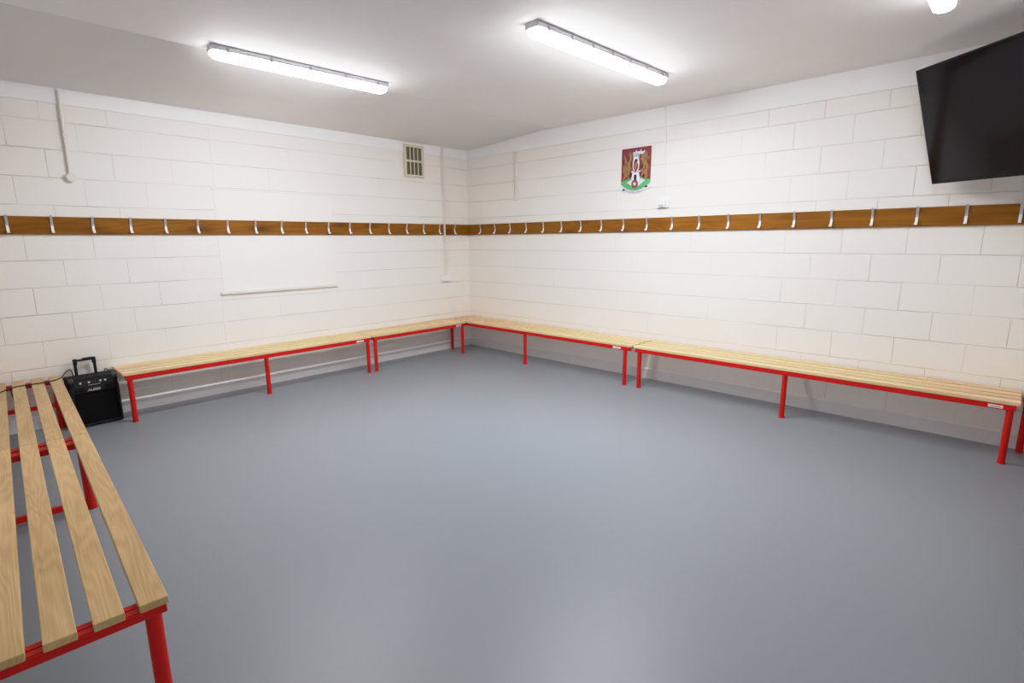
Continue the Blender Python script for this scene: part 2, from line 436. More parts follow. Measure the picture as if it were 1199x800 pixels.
def wall_bench(label, L, loc, rz, legs, sticker=None, back=0.008, inset=0.0):
    """local: +x along the bench, wall at y = 0, front at -y"""
    t = thing('slatted_bench', label, 'bench', loc, rz, 'red framed wall benches')
    for i in range(4):
        y = -(back + SW / 2 + i * (SW + GAP))
        s = obj('slat', slat_bm(L), M_slat_pale, t, loc=(0, y, ZT))
    yf = -(back + DEPTH) + 0.003
    zt = ZT - TH - 0.0005
    b = mk()
    box(b, 0.02, L - 0.02, yf, yf + 0.028, zt - 0.040, zt, 0.003)          # front rail
    obj('front_rail', b, M_red, t)
    b = mk(); box(b, 0.02, L - 0.02, -0.034, -0.006, zt - 0.030, zt, 0.002)   # wall rail
    obj('wall_rail', b, M_red, t)
    for x in legs:
        b = mk(); box(b, x - 0.019, x + 0.019, yf + 0.029, -0.035, zt - 0.038, zt, 0.002)
        obj('cross_bar', b, M_red, t)
        obj('leg', leg_bm(h=zt - 0.0405), M_red, t, smooth=True, loc=(x, yf + 0.0215 + inset, 0))
    if sticker:
        x0, x1 = sticker
        b = mk()
        box(b, x0, x1, yf - 0.0012, yf - 0.0001, zt - 0.032, zt - 0.010, 0.0005, 1)
        st = obj('maker_sticker', b, M_sticker, t)
        b = mk()
        n = 7
        for k in range(n):
            w = (x1 - x0) * 0.7 / n
            xx = x0 + (x1 - x0) * 0.15 + k * w
            box(b, xx, xx + w * 0.7, yf - 0.0018, yf - 0.0011, zt - 0.024, zt - 0.018)
        obj('sticker_print', b, M_print, st)
    return t

# left wall (faces -y)
wall_bench('long slatted bench on the left wall, starting beside the black amplifier', 2.44, (-4.385, 0, 0), 0,
           (0.052, 1.217, 2.395), sticker=(2.24, 2.33))
wall_bench('short slatted bench on the left wall, ending at the room corner', 1.475, (-1.937, 0, 0), 0,
           (0.048, 1.431), sticker=(1.305, 1.39))
# right wall (faces -x)
wall_bench('slatted bench on the right wall, from the room corner to below the crest', 3.02, (-0.012, -0.016, 0), -PI / 2,
           (0.052, 1.478, 2.928), sticker=(2.785, 2.885), back=0.012)
wall_bench('slatted bench on the right wall, nearest the television', 2.952, (-0.012, -3.058, 0), -PI / 2,
           (0.062, 1.480, 2.905), sticker=(2.79, 2.868), back=0.012)
# south wall, its end shows at the right edge
wall_bench('bench whose red leg and slat end show at the right edge of the photo', 2.965, (-0.022, -6.451, 0), PI + math.radians(2.4),
           (0.036, 1.48, 2.905), back=0.018, inset=0.008)

# free-standing pair on the left, five slats wide
FDEPTH = 5 * SW + 4 * GAP
def free_bench(label, L, loc, rz, low_bar=None, far_bar=None):
    t = thing('slatted_bench', label, 'bench', loc, rz, 'near slatted benches set end to end')
    for i in range(5):
        y = -(SW / 2 + i * (SW + GAP))
        obj('slat', slat_bm(L), M_slat, t, loc=(0, -FDEPTH - y, ZT))
    zt = ZT - TH - 0.0005
    xs = (0.012, L - 0.012 - 0.066)
    for x in xs:
        b = mk()      # ribbed channel across the end
        box(b, x, x + 0.066, -FDEPTH + 0.005, -0.005, zt - 0.034, zt - 0.004, 0.003)
        box(b, x + 0.004, x + 0.030, -FDEPTH + 0.006, -0.006, zt - 0.006, zt, 0.002)
        box(b, x + 0.036, x + 0.062, -FDEPTH + 0.006, -0.006, zt - 0.006, zt, 0.002)
        obj('cross_bar', b, M_red, t)
        for y in (-FDEPTH + 0.040, -0.040):
            obj('leg', leg_bm(r=0.0235, h=zt - 0.034), M_red, t, smooth=True, loc=(x + 0.033, y, 0))
    for y in (-FDEPTH + 0.010, -0.038):
        b = mk(); box(b, 0.078, L - 0.078, y, y + 0.028, zt - 0.036, zt, 0.003)
        obj('side_rail', b, M_red, t)
    if low_bar:
        x, z = low_bar
        b = mk(); box(b, x - 0.015, x + 0.015, -FDEPTH + 0.040, -0.040, z - 0.016, z + 0.016, 0.003)
        obj('low_bar', b, M_red, t)
    return t

ROT = PI / 2 - math.radians(2.3)
d = Vector((math.cos(ROT), math.sin(ROT), 0))      # direction along the benches, away from the camera
front = Vector((-4.9185, -4.055, 0))                # near right top corner
sidev = Vector((-math.sin(ROT), math.cos(ROT), 0))  # local +y (to the left)
o1 = front + sidev * 0.0
# local y spans [-FDEPTH, 0]; right edge is local y = -FDEPTH
org = front + sidev * FDEPTH
L1 = 2.045
free_bench('nearest slatted bench, its cut ends and red corner leg at the bottom left', L1, org, ROT, low_bar=(L1 - 0.045, 0.045))
L2 = 1.95
free_bench('slatted bench behind the nearest one, end against the left wall beside the amplifier', L2, org + d * (L1 + 0.003), ROT,
           low_bar=(L2 - 0.045, 0.205))

# ---------------------------------------------------------------- coat rails
def hook_bm_top():
    # strip: leans out at the top, comes back to the board, (y<0 is away from the wall)
    return [(-0.017, 0.078), (-0.009, 0.040), (-0.002, 0.012), (-0.002, -0.006)]
def hook_bm_low():
    return [(-0.002, -0.006), (-0.006, -0.030), (-0.014, -0.050), (-0.023, -0.062), (-0.033, -0.060), (-0.036, -0.048)]
def strip(bm, path, w, t):
    fr = []
    n = len(path)
    for i, (y, z) in enumerate(path):
        a = Vector(path[max(i - 1, 0)]); c = Vector(path[min(i + 1, n - 1)])
        tg = (c - a).normalized(); nm = Vector((tg.y, -tg.x))
        p = Vector((y, z))
        q0 = p - nm * t / 2; q1 = p + nm * t / 2
        fr.append([bm.verts.new((sx * w / 2, q.x, q.y)) for q, sx in ((q0, -1), (q0, 1), (q1, 1), (q1, -1))])
    for a, c in zip(fr, fr[1:]):
        for k in range(4):
            bm.faces.new((a[k], a[(k + 1) % 4], c[(k + 1) % 4], c[k]))
    bm.faces.new(fr[0][::-1]); bm.faces.new(fr[-1])

def coat_rail(label, L, loc, rz, first, pitch, n):
    t = thing('coat_rail', label, 'coat rail', loc, rz)
    b = mk(); box(b, 0, L, -0.020, 0, -0.0725, 0.0725, 0.003)
    obj('backboard', b, M_rail, t)
    hp = None
    for k in range(n):
        if hp is None:
            b = mk(); strip(b, hook_bm_top(), 0.018, 0.0032)
            for z in (0.010, -0.002): ball(b, (0, -0.0045, z), 0.0032, 1, .6, 1, 8)
            hp = obj('hook', b, M_alu, t)
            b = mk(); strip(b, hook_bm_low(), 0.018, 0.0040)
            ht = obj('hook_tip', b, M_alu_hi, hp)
            h = hp
        else:
            h = hp.copy(); C.objects.link(h); h.parent = t
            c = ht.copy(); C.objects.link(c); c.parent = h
        h.location = (first + k * pitch * (1 if first < L / 2 else -1), -0.021, 0.003)
    return t
ZR = 1.7012
# left wall: x measured from the corner
LL = 6.08
coat_rail('varnished timber rail of metal hooks along the left wall', LL, (-LL - 0.001, 0, ZR), 0, LL - 0.276, 0.2726, 21)
coat_rail('varnished timber rail of metal hooks along the right wall', 6.42, (0, -0.022, ZR), -PI / 2, 0.2899 - 0.022, 0.2925, 21)

# ---------------------------------------------------------------- ceiling lamps
def batten(label, L, loc, rz, nclip, power):
    M_lamp = emissive('lamp_diffuser', (0.98, 0.985, 1.0), power[0])
    M_lamp_side = emissive('lamp_diffuser_side', (0.98, 0.985, 1.0), power[1])
    t = thing('batten_light', label, 'ceiling light', loc, rz, 'sealed batten ceiling lights')
    # housing (z downwards from 0)
    b = mk()
    hp = [(-0.046, 0.0), (0.046, 0.0), (0.056, -0.010), (0.056, -0.038), (-0.056, -0.038), (-0.056, -0.010)]
    prism(b, hp, -L / 2, L / 2, lambda a, p, q: (a, p, q))
    bmesh.ops.bevel(b, geom=[e for e in b.edges], offset=0.002, segments=1, affect='EDGES')
    obj('housing', b, M_greyhs, t)
    b = mk()   # diffuser, rounded underside and rounded ends
    h2 = L / 2 - 0.001
    secs = [(-h2, 0.52, 0.45), (-h2 + 0.010, 0.76, 0.68), (-h2 + 0.026, 0.93, 0.88), (-h2 + 0.05, 1, 1), (h2 - 0.05, 1, 1), (h2 - 0.026, 0.93, 0.88), (h2 - 0.010, 0.76, 0.68), (h2, 0.52, 0.45)]
    prof = [(0.055, 0), (0.054, -0.018), (0.046, -0.034), (0.028, -0.044), (0, -0.048), (-0.028, -0.044), (-0.046, -0.034), (-0.054, -0.018), (-0.055, 0)]
    rings = [[b.verts.new((x, p * s, -0.038 + q * h)) for p, q in prof] for x, s, h in secs]
    for A, B in zip(rings, rings[1:]):
        for k in range(len(prof) - 1):
            b.faces.new((A[k], A[k + 1], B[k + 1], B[k]))
        b.faces.new((A[-1], A[0], B[0], B[-1]))
    b.faces.new(rings[0]); b.faces.new(rings[-1])
    df = obj('diffuser', b, M_lamp, t, smooth=True)
    df.data.materials.append(M_lamp_side)
    for p in df.data.polygons:
        if p.normal.z > -0.75: p.material_index = 1
    for k in range(nclip):
        x = -L / 2 + 0.10 + (L - 0.20) * k / (nclip - 1)
        for s in (-1, 1):
            b = mk(); box(b, x - 0.010, x + 0.010, s * 0.056 - 0.003, s * 0.056 + 0.003, -0.047, -0.014, 0.001, 1)
            obj('clip', b, M_clip, t)
    return t
batten('bright batten light on the ceiling above the left wall', 1.36, (-3.155, -1.735, 2.875), -0.036, 5, LAMP[0])
batten('bright batten light on the ceiling in the middle, above the crest side', 1.575, (-1.785, -3.545, 2.875), -0.030, 7, LAMP[1])
batten('batten light at the top right edge with only its lit end in view', 1.575, (-1.93, -5.385, 2.875), -0.015, 7, LAMP[2])

# ---------------------------------------------------------------- television in the corner
def television():
    TL = Vector((-0.345, -5.180, 2.705)); BL = Vector((-0.155, -5.340, 1.933))
    e = Vector((-0.70093, -0.71279, -0.02517)).normalized()
    w = (TL - BL); H = 0.815
    w = Vector((-0.23421, 0.19669, 0.95208)).normalized()
    nrm = e.cross(w).normalized()         # out of the screen
    if nrm.dot(Vector((-1, 0, 0))) < 0: nrm = -nrm
    W = 1.445
    # left edge fitted to the photo
    TLp = Vector((-0.3184, -5.1767, 2.7092))
    ctr = TLp + e * (W / 2) - w * (H / 2)
    t = thing('television', 'large black wall television tilted down from the top right corner', 'television')
    R = Matrix((e, w, nrm)).transposed()
    t.matrix_world = Matrix.Translation(ctr) @ R.to_4x4()
    b = mk(); box(b, -W / 2, W / 2, -H / 2, H / 2, -0.022, 0.0, 0.003)
    obj('casing', b, M_bezel, t)
    b = mk(); box(b, -W / 2 + 0.010, W / 2 - 0.010, -H / 2 + 0.018, H / 2 - 0.010, 0.0, 0.0012)
    obj('screen', b, M_screen, t)
    b = mk(); box(b, -0.45, 0.45, -H / 2 + 0.05, 0.10, -0.060, -0.022, 0.01)
    obj('rear_housing', b, M_bezel, t)
    b = mk()
    box(b, -0.22, -0.18, -0.22, 0.22, -0.085, -0.060, 0.003); box(b, 0.18, 0.22, -0.22, 0.22, -0.085, -0.060, 0.003)
    box(b, -0.2, 0.2, -0.03, 0.03, -0.105, -0.085, 0.003)
    obj('mount_plate', b, M_black_pl, t)
    # arm from the plate back to the room corner, in television space
    Mi = t.matrix_world.inverted()
    tgt = Mi @ Vector((-0.016, -5.95, 2.30))
    b = mk()
    tube(b, (0, 0, -0.10), tgt, 0.022, 12)
    tgt2 = Mi @ Vector((-0.52, YS + 0.016, 2.30))
    tube(b, (0, 0, -0.10), tgt2, 0.022, 12)
    obj('mount_arm', b, M_black_pl, t)
television()

# ---------------------------------------------------------------- vent grille
t = thing('vent_grille', 'cream plastic air vent with dark slots, high on the left wall near the corner', 'vent', (-0.932, -0.0135, 2.568))
W2, H2 = 0.150, 0.200
b = mk()
fw = 0.030
box(b, -W2, -W2 + fw, -0.022, 0, -H2, H2, 0.004); box(b, W2 - fw, W2, -0.022, 0, -H2, H2, 0.004)
box(b, -W2 + fw - .003, W2 - fw + .003, -0.022, 0, H2 - fw, H2, 0.004); box(b, -W2 + fw - .003, W2 - fw + .003, -0.022, 0, -H2, -H2 + fw, 0.004)
box(b, -W2 + fw - .002, W2 - fw + .002, -0.018, 0, -0.012, 0.012, 0.002)
obj('frame', b, M_vent, t)
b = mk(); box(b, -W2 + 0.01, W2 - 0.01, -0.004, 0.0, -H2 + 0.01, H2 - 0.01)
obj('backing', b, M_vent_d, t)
iw = (W2 - fw) * 2
b = mk()
for k in range(1, 4):
    x = -iw / 2 + iw * k / 4
    box(b, x - 0.006, x + 0.006, -0.017, -0.003, -H2 + fw - .002, H2 - fw + .002, 0.001, 1)
obj('divider', b, M_vent, t)
b = mk()
for k in range(12):
    x = -iw / 2 + iw * (k + .5) / 12
    box(b, x - 0.0015, x + 0.0015, -0.013, -0.003, -H2 + fw, H2 - fw)
obj('blade', b, M_vent_l, t)
b = mk(); box(b, -W2 + .005, W2 - .005, 0, 0.0125, -H2 + .005, 0.108)
obj('packing', b, M_vent, t)

# ---------------------------------------------------------------- conduits, boxes, trunking on the left wall
def conduit(label, cat, pts, r, clips, wall, parent_name='conduit', mat=None):
    M_cream_pl = mat or globals()['M_cream_pl']
    t = thing(parent_name, label, cat)
    b = mk()
    for p0, p1 in zip(pts, pts[1:]): tube(b, p0, p1, r, 12)
    obj('pipe', b, M_cream_pl, t, smooth=True)
    for c in clips:
        b = mk()
        if wall == 'L': box(b, c[0] - r * 2.2, c[0] + r * 2.2, -0.006, 0, c[2] - 0.008, c[2] + 0.008, 0.001, 1); box(b, c[0] - r * 1.15, c[0] + r * 1.15, -2 * r - 0.004, 0, c[2] - 0.006, c[2] + 0.006, 0.001, 1)
        else: box(b, -0.006, 0, c[1] - r * 2.2, c[1] + r * 2.2, c[2] - 0.008, c[2] + 0.008, 0.001, 1); box(b, -2 * r - 0.004, 0, c[1] - r * 1.15, c[1] + r * 1.15, c[2] - 0.006, c[2] + 0.006, 0.001, 1)
        obj('saddle_clip', b, M_cream_pl, t)
    return t
t = conduit('painted conduit dropping from the ceiling to a round box, far left of the left wall', 'conduit',
            [(-4.458, -0.026, 2.79), (-4.462, -0.0175, 2.60), (-4.466, -0.0135, 2.13)], 0.0125, [(-4.463, 0, 2.44)], 'L')
b = mk(); tube(b, (-4.464, 0, 2.098), (-4.464, -0.030, 2.098), 0.036, 24); tube(b, (-4.464, -0.030, 2.098), (-4.464, -0.036, 2.098), 0.034, 24, 0.030)
obj('junction_box', b, M_cream_pl, t, smooth=True)

t = thing('cable_trunking', 'thin white cable trunking on the left wall beside the corner, down to a socket', 'trunking')
b = mk()
box(b, -0.475, -0.455, -0.042, -0.022, 1.085, 2.79, 0.002)
obj('cover_strip', b, M_cream_pl, t)
b = mk()
for z in (1.30, 2.45): box(b, -0.484, -0.446, -0.0215, -0.0, z - .006, z + .006, 0.001, 1)
obj('saddle_clip', b, M_cream_pl, t)
b = mk(); box(b, -0.473, -0.457, -0.022, 0, 1.085, 1.625); box(b, -0.473, -0.457, -0.022, 0, 1.778, 2.675); obj('backing_strip', b, M_cream_pl, t)
t = thing('wall_socket', 'small white socket box under the trunking near the corner', 'socket', (-0.468, 0, 1.036))
b = mk(); box(b, -0.072, 0.072, -0.036, 0, -0.046, 0.046, 0.005); obj('box', b, M_white_pl, t)
b = mk(); box(b, -0.073, 0.073, -0.0405, -0.0365, -0.047, 0.047, 0.002); obj('face_plate', b, M_white_pl, t)
b = mk(); box(b, -0.010, 0.010, -0.045, -0.0405, -0.012, 0.010, 0.001, 1); obj('switch', b, M_white_pl, t)

b = mk(); box(b, -3.406, -2.112, -0.026, -0.0032, 1.024, 1.058, 0.006, 3)
tag(obj('cover_strip', b, M_cream_pl, None), 'horizontal white cover strip below the smooth patch on the left wall', 'cover strip')

# right wall trunkings
t = thing('cable_trunking', 'short pale trunking hanging below the white band, nearest the corner on the right wall', 'trunking')
b = mk(); box(b, -0.014, 0, -0.977, -0.957, 2.085, 2.678, 0.002); box(b, -0.017, 0, -0.953, -0.945, 2.085, 2.670, 0.001, 1)
obj('cover_strip', b, M_cream_pl, t)
b = mk(); box(b, -0.018, 0, -0.984, -0.938, 2.060, 2.086, 0.004); obj('end_cap', b, M_cream_pl, t)
t = conduit('thin white pipe running from the ceiling to the small control box beside the crest', 'conduit',
            [(-0.0225, -3.082, 2.868), (-0.0225, -3.090, 2.66), (-0.011, -3.094, 2.60), (-0.011, -3.098, 1.966)], 0.0085,
            [(0, -3.088, 2.42), (0, -3.086, 2.62), (0, -3.094, 2.20)], 'R', mat=M_band)
t = thing('control_box', 'small white control box on the right wall, right of the crest', 'thermostat', (0, -3.092, 1.918), -PI / 2)
b = mk(); box(b, -0.072, 0.072, -0.022, 0, -0.046, 0.046, 0.005); obj('back_box', b, M_white_pl, t)
b = mk(); box(b, -0.036, 0.042, -0.055, -0.022, -0.040, 0.044, 0.012, 3); obj('cover', b, M_white_pl, t, smooth=True)
b = mk()
for k in range(6): box(b, -0.020 + k * 0.008, -0.0145 + k * 0.008, -0.0562, -0.0549, -0.024, -0.016)
obj('print', b, M_ink, t)
b = mk()
for x, z in ((-0.058, 0.012), (-0.050, -0.022), (-0.058, -0.022)): box(b, x - .003, x + .003, -0.0228, -0.0218, z - .003, z + .003)
obj('screw', b, M_print, t)

# ---------------------------------------------------------------- club crest
def text_mesh(txt, size, name, mat, parent, shear=0.0, bold=0.0, sx=1.0):
    cu = bpy.data.curves.new(name, 'FONT')
    cu.body = txt; cu.size = size; cu.align_x = 'CENTER'; cu.align_y = 'CENTER'; cu.shear = shear; cu.offset = bold; cu.extrude = 0.0004
    tmp = bpy.data.objects.new(name + '_tmp', cu); C.objects.link(tmp)
    dg = bpy.context.evaluated_depsgraph_get()
    me = bpy.data.meshes.new_from_object(tmp.evaluated_get(dg))
    bpy.data.objects.remove(tmp, do_unlink=True); bpy.data.curves.remove(cu)
    me.materials.clear(); me.materials.append(mat)
    for v in me.vertices: v.co.x *= sx
    me.name = name
    o = bpy.data.objects.new(name, me); C.objects.link(o)
    if parent: o.parent = parent
    return o

CW, CH = 0.355, 0.360          # s across, t down
crest = thing('club_crest', 'claret club crest sign with two golden lions and a white tower, on the right wall', 'crest sign', (0, -2.575, 2.516), -PI / 2)
def crest_poly(name, polys, mat, d0, d1, parent=crest):
    b = mk()
    for pts in polys:
        prism(b, [(s * CW, -t * CH) for s, t in pts], -d0, -d1, lambda a, p, q: (p, a, q))
    bmesh.ops.triangulate(b, faces=[f for f in b.faces if len(f.verts) > 4])
    return obj(name, b, mat, parent)
def ell(cx, cy, rx, ry, n=24, a0=0, a1=360):
    return [(cx + rx * math.cos(math.radians(a0 + (a1 - a0) * k / n)), cy + ry * math.sin(math.radians(a0 + (a1 - a0) * k / n))) for k in range(n if a1 - a0 >= 360 else n + 1)]
# base panel
curve = [(1.0, 1.03), (0.9, 1.10), (0.78, 1.16), (0.64, 1.21), (0.5, 1.235), (0.36, 1.22), (0.22, 1.17), (0.1, 1.10), (0.0, 1.03)]
crest_poly('shield_panel', [[(0, 0), (1, 0)] + curve], M_claret, 0.0, 0.008)
crest_poly('green_mound', [[(0, .965), (.10, .935), (.22, .89), (.35, .86), (.5, .85), (.64, .86), (.8, .885), (.92, .925), (1, .94)] + curve], M_green, 0.008, 0.0095)
crest_poly('white_ground', [[(.20, 1.0), (.32, .94), (.38, .86), (.64, .86), (.70, .91), (.84, .955), (.73, 1.02), (.66, 1.08), (.5, 1.12), (.34, 1.08), (.28, 1.03)],], M_cwhite, 0.0095, 0.0105)
# scroll
scroll = [(-.03, 1.10), (.02, 1.07), (.10, 1.12), (.22, 1.19), (.36, 1.235), (.5, 1.25), (.64, 1.225), (.78, 1.175), (.90, 1.11), (.98, 1.06), (1.02, 1.09), (1.04, 1.16), (.96, 1.20), (.88, 1.215), (.80, 1.235), (.66, 1.29), (.5, 1.32), (.34, 1.30), (.20, 1.255), (.10, 1.25), (.02, 1.25), (-.02, 1.18)]
sc_o = crest_poly('scroll', [scroll], M_cwhite, 0.0085, 0.0115)
crest_poly('scroll_emblem', [[(.055, 1.185), (.09, 1.165), (.14, 1.17), (.15, 1.20), (.12, 1.225), (.07, 1.22)], [(.83, 1.135), (.87, 1.115), (.92, 1.12), (.93, 1.15), (.89, 1.175), (.84, 1.17)]], M_ink, 0.0115, 0.0122, sc_o)
# scroll lettering follows the curve
txt = 'NORTHAMPTON TOWN F.C.'
path = [(.15 + .66 * k / (len(txt) - 1)) for k in range(len(txt))]
b_all = bmesh.new()
for ch, s in zip(txt, path):
    if ch == ' ': continue
    o = text_mesh(ch, 0.0165, 'letter', M_ink, None)
    yy = 1.283 - ((s - .5) / .42) ** 2 * 0.095
    sl = math.atan2(((s - .5) / .42 ** 2) * 2 * 0.095 * CH, CW)
    for v in o.data.vertices:
        x, y = v.co.x, v.co.y
        v.co = (s * CW + x * math.cos(sl) - y * math.sin(sl), -0.0121 + v.co.z, -yy * CH + x * math.sin(sl) + y * math.cos(sl))
    b_all.from_mesh(o.data)
    me = o.data; bpy.data.objects.remove(o, do_unlink=True); bpy.data.meshes.remove(me)
obj('lettering', b_all, M_ink, sc_o)
# tower
tower = crest_poly('tower', [[(.40, .70), (.62, .70), (.63, .80), (.655, .90), (.70, 1.0), (.34, 1.0), (.375, .90), (.39, .80)],
                             [(.36, .66), (.42, .66), (.42, .71), (.36, .71)], [(.60, .66), (.66, .66), (.66, .71), (.60, .71)], [(.47, .65), (.55, .65), (.55, .71), (.47, .71)]], M_cwhite, 0.0106, 0.0125)
crest_poly('tower_door', [[(.455, .79), (.475, .775), (.525, .775), (.545, .79), (.545, .93), (.455, .93)]], M_ink, 0.0125, 0.0132, tower)
# oval ring with russet figure
ring = crest_poly('oval_ring', [ell(.51, .47, .115, .245)], M_cwhite, 0.0106, 0.0125)
crest_poly('oval_field', [ell(.51, .50, .080, .175)], M_claret, 0.0125, 0.0131, ring)
crest_poly('russet_figure', [[(.455, .50), (.49, .44), (.53, .42), (.57, .46), (.56, .52), (.53, .57), (.50, .64), (.47, .66), (.455, .58)]], M_orange, 0.0131, 0.0137, ring)
crest_poly('white_fleck', [[(.56, .38), (.60, .36), (.59, .43), (.56, .46), (.54, .42)]], M_cwhite, 0.0131, 0.0139, ring)
# castle crown on top
cast = crest_poly('castle_crown', [[(.41, .22), (.40, .12), (.445, .12), (.445, .15), (.48, .15), (.48, .085), (.54, .085), (.54, .15), (.575, .15), (.575, .11), (.62, .11), (.61, .22), (.60, .34), (.57, .40), (.45, .40), (.42, .34)]], M_cwhite, 0.0106, 0.0129)
crest_poly('castle_window', [[(.44, .17), (.455, .17), (.455, .27), (.44, .27)], [(.49, .16), (.505, .16), (.505, .27), (.49, .27)], [(.53, .16), (.545, .16), (.545, .27), (.53, .27)], [(.575, .17), (.588, .17), (.588, .26), (.575, .26)],
                             [(.475, .345), (.55, .335), (.56, .365), (.53, .39), (.48, .385)]], M_ink, 0.0129, 0.0135, cast)
# white bird head by the right lion
crest_poly('white_bird', [[(.60, .16), (.64, .12), (.66, .05), (.685, .10), (.69, .14), (.75, .13), (.78, .09), (.80, .14), (.77, .18), (.71, .205), (.66, .20), (.62, .20)]], M_cwhite, 0.0118, 0.0132)
# lions
lionL = [(.34, .30), (.40, .22), (.39, .15), (.33, .17), (.31, .10), (.26, .12), (.25, .20), (.27, .27), (.25, .36), (.215, .44), (.19, .36), (.13, .24), (.06, .16), (.09, .28), (.13, .42), (.15, .52), (.08, .47), (.02, .48), (.07, .55), (.02, .60), (.08, .63), (.04, .70), (.12, .69),
         (.10, .78), (.07, .87), (.06, .94), (.13, .92), (.145, .84), (.20, .78), (.23, .84), (.22, .92), (.30, .90), (.285, .80), (.30, .72), (.33, .62), (.37, .62), (.38, .55), (.33, .53), (.32, .46), (.36, .44), (.37, .38), (.32, .38)]
lionR = [(.66, .26), (.69, .22), (.73, .20), (.77, .18), (.80, .14), (.86, .13), (.88, .19), (.885, .27), (.86, .34), (.88, .42), (.90, .33), (.95, .28), (.97, .34), (.93, .44), (.92, .55), (.95, .64), (.915, .66), (.90, .74), (.92, .80), (.90, .90), (.86, .93), (.80, .92), (.83, .84),
         (.80, .76), (.76, .80), (.72, .88), (.665, .86), (.70, .78), (.72, .70), (.66, .68), (.69, .63), (.75, .62), (.76, .54), (.74, .46), (.67, .50), (.64, .45), (.71, .41), (.71, .35), (.65, .37), (.63, .32), (.69, .30)]
lo = crest_poly('golden_lion', [lionL], M_gold, 0.008, 0.0115)
crest_poly('mane_line', [[(.275, .22), (.29, .30), (.27, .40), (.262, .30)], [(.16, .36), (.20, .47), (.215, .56), (.18, .50)], [(.17, .68), (.22, .64), (.24, .66), (.19, .71)]], M_claret, 0.0115, 0.0121, lo)
lo = crest_poly('golden_lion', [lionR], M_gold, 0.008, 0.0115)
crest_poly('mane_line', [[(.80, .27), (.83, .36), (.81, .45), (.79, .36)], [(.83, .50), (.86, .60), (.84, .68), (.82, .58)], [(.76, .66), (.80, .64), (.81, .67), (.77, .70)]], M_claret, 0.0115, 0.0121, lo)
# rose badge
rose = crest_poly('rose_badge', [ell(.485, 1.045, .115, .125)], M_claret, 0.0106, 0.0135)
crest_poly('badge_rim', [ell(.485, 1.045, .095, .103)], M_orange, 0.0135, 0.0138, rose)
crest_poly('badge_field', [ell(.485, 1.045, .085, .092)], M_claret, 0.0138, 0.0141, rose)
fl = []
for k in range(60):
    a = 2 * PI * k / 60; rr = 0.045 + 0.014 * math.cos(5 * a + PI)
    fl.append((.485 + rr * 1.0 * math.sin(a), 1.045 - rr * math.cos(a) * .99))
crest_poly('white_rose', [fl], M_cwhite, 0.0141, 0.0148, rose)
crest_poly('rose_centre', [ell(.485, 1.045, .014, .014, 12)], M_orange, 0.0148, 0.0152, rose)

# ---------------------------------------------------------------- amplifier
AW, AD, AH = 0.335, 0.235, 0.428
amp = thing('amplifier', 'black portable amplifier with raised pull handle, on the floor between the benches', 'amplifier', (-4.567, -0.152, 0), math.radians(4.5))
x0, x1, y0, y1 = -AW / 2, AW / 2, -AD / 2, AD / 2
b = mk()
# cabinet: side profile with a slightly sloping upper front
prof = [(y1, 0.012), (y0 + 0.012, 0.012), (y0 + 0.012, 0.335), (y0 + 0.030, AH - 0.006), (y1, AH - 0.006)]
prism(b, prof, x0 + 0.004, x1 - 0.004, lambda a, p, q: (a, p, q))
bmesh.ops.bevel(b, geom=list(b.edges), offset=0.005, segments=2, affect='EDGES')
obj('cabinet', b, M_black, amp)
b = mk()   # frame lip round the front
box(b, x0, x0 + 0.020, y0 + 0.001, y0 + 0.030, 0.008, 0.345, 0.005); box(b, x1 - 0.020, x1, y0 + 0.001, y0 + 0.030, 0.008, 0.345, 0.005)
box(b, x0 + .016, x1 - .016, y0 + 0.001, y0 + 0.024, 0.008, 0.030, 0.005)
obj('front_frame', b, M_black_pl, amp)
b = mk(); box(b, x0 + 0.022, x1 - 0.022, y0 + 0.004, y0 + 0.014, 0.032, 0.300, 0.003)
obj('speaker_grille', b, M_grille, amp)
b = mk()
for k in range(0, 60):
    z = 0.04 + k * 0.0042
    if z < 0.295: box(b, x0 + 0.026, x1 - 0.026, y0 + 0.0028, y0 + 0.0042, z, z + 0.0012)
obj('grille_wire', b, M_black_pl, amp)
# sloped control panel
pang = math.atan2(0.018, AH - 0.006 - 0.335)
panel = mk(); box(panel, -AW / 2 + 0.030, AW / 2 - 0.030, -0.003, 0.0, 0.0, 0.062, 0.001, 1)
po = obj('control_panel', panel, M_black_pl, amp, loc=(0, y0 + 0.0165, 0.350))
po.rotation_euler = (-pang, 0, 0)
for k, (x, r) in enumerate(((-0.094, .0088), (-0.066, .0048), (-0.036, .0088), (-0.012, .0045), (0.010, .0045), (0.044, .0088), (0.078, .0088))):
    b = mk(); tube(b, (x, -0.003, 0.036 + (0.004 if r < .006 else 0)), (x, -0.012, 0.036 + (0.004 if r < .006 else 0)), r, 14, r * .85)
    kb = obj('knob', b, M_silver if r > .006 else M_corner, po, smooth=True)
b = mk()
for k in range(10): box(b, -0.045 + k * 0.009, -0.039 + k * 0.009, -0.0036, -0.0029, 0.010, 0.014)
obj('panel_print', b, M_silver, po)
lg = text_mesh('ALESIS', 0.028, 'brand_lettering', M_silver, amp, shear=0.2, bold=0.0004, sx=1.12)
lg.rotation_euler = (PI / 2, 0, 0); lg.location = (-0.012, y0 + 0.0022 - 0.0005, 0.322)
b = mk(); box(b, -0.085, 0.062, y0 + 0.0028, y0 + 0.014, 0.302, 0.344, 0.002, 1)
obj('name_plate', b, M_black_pl, amp)
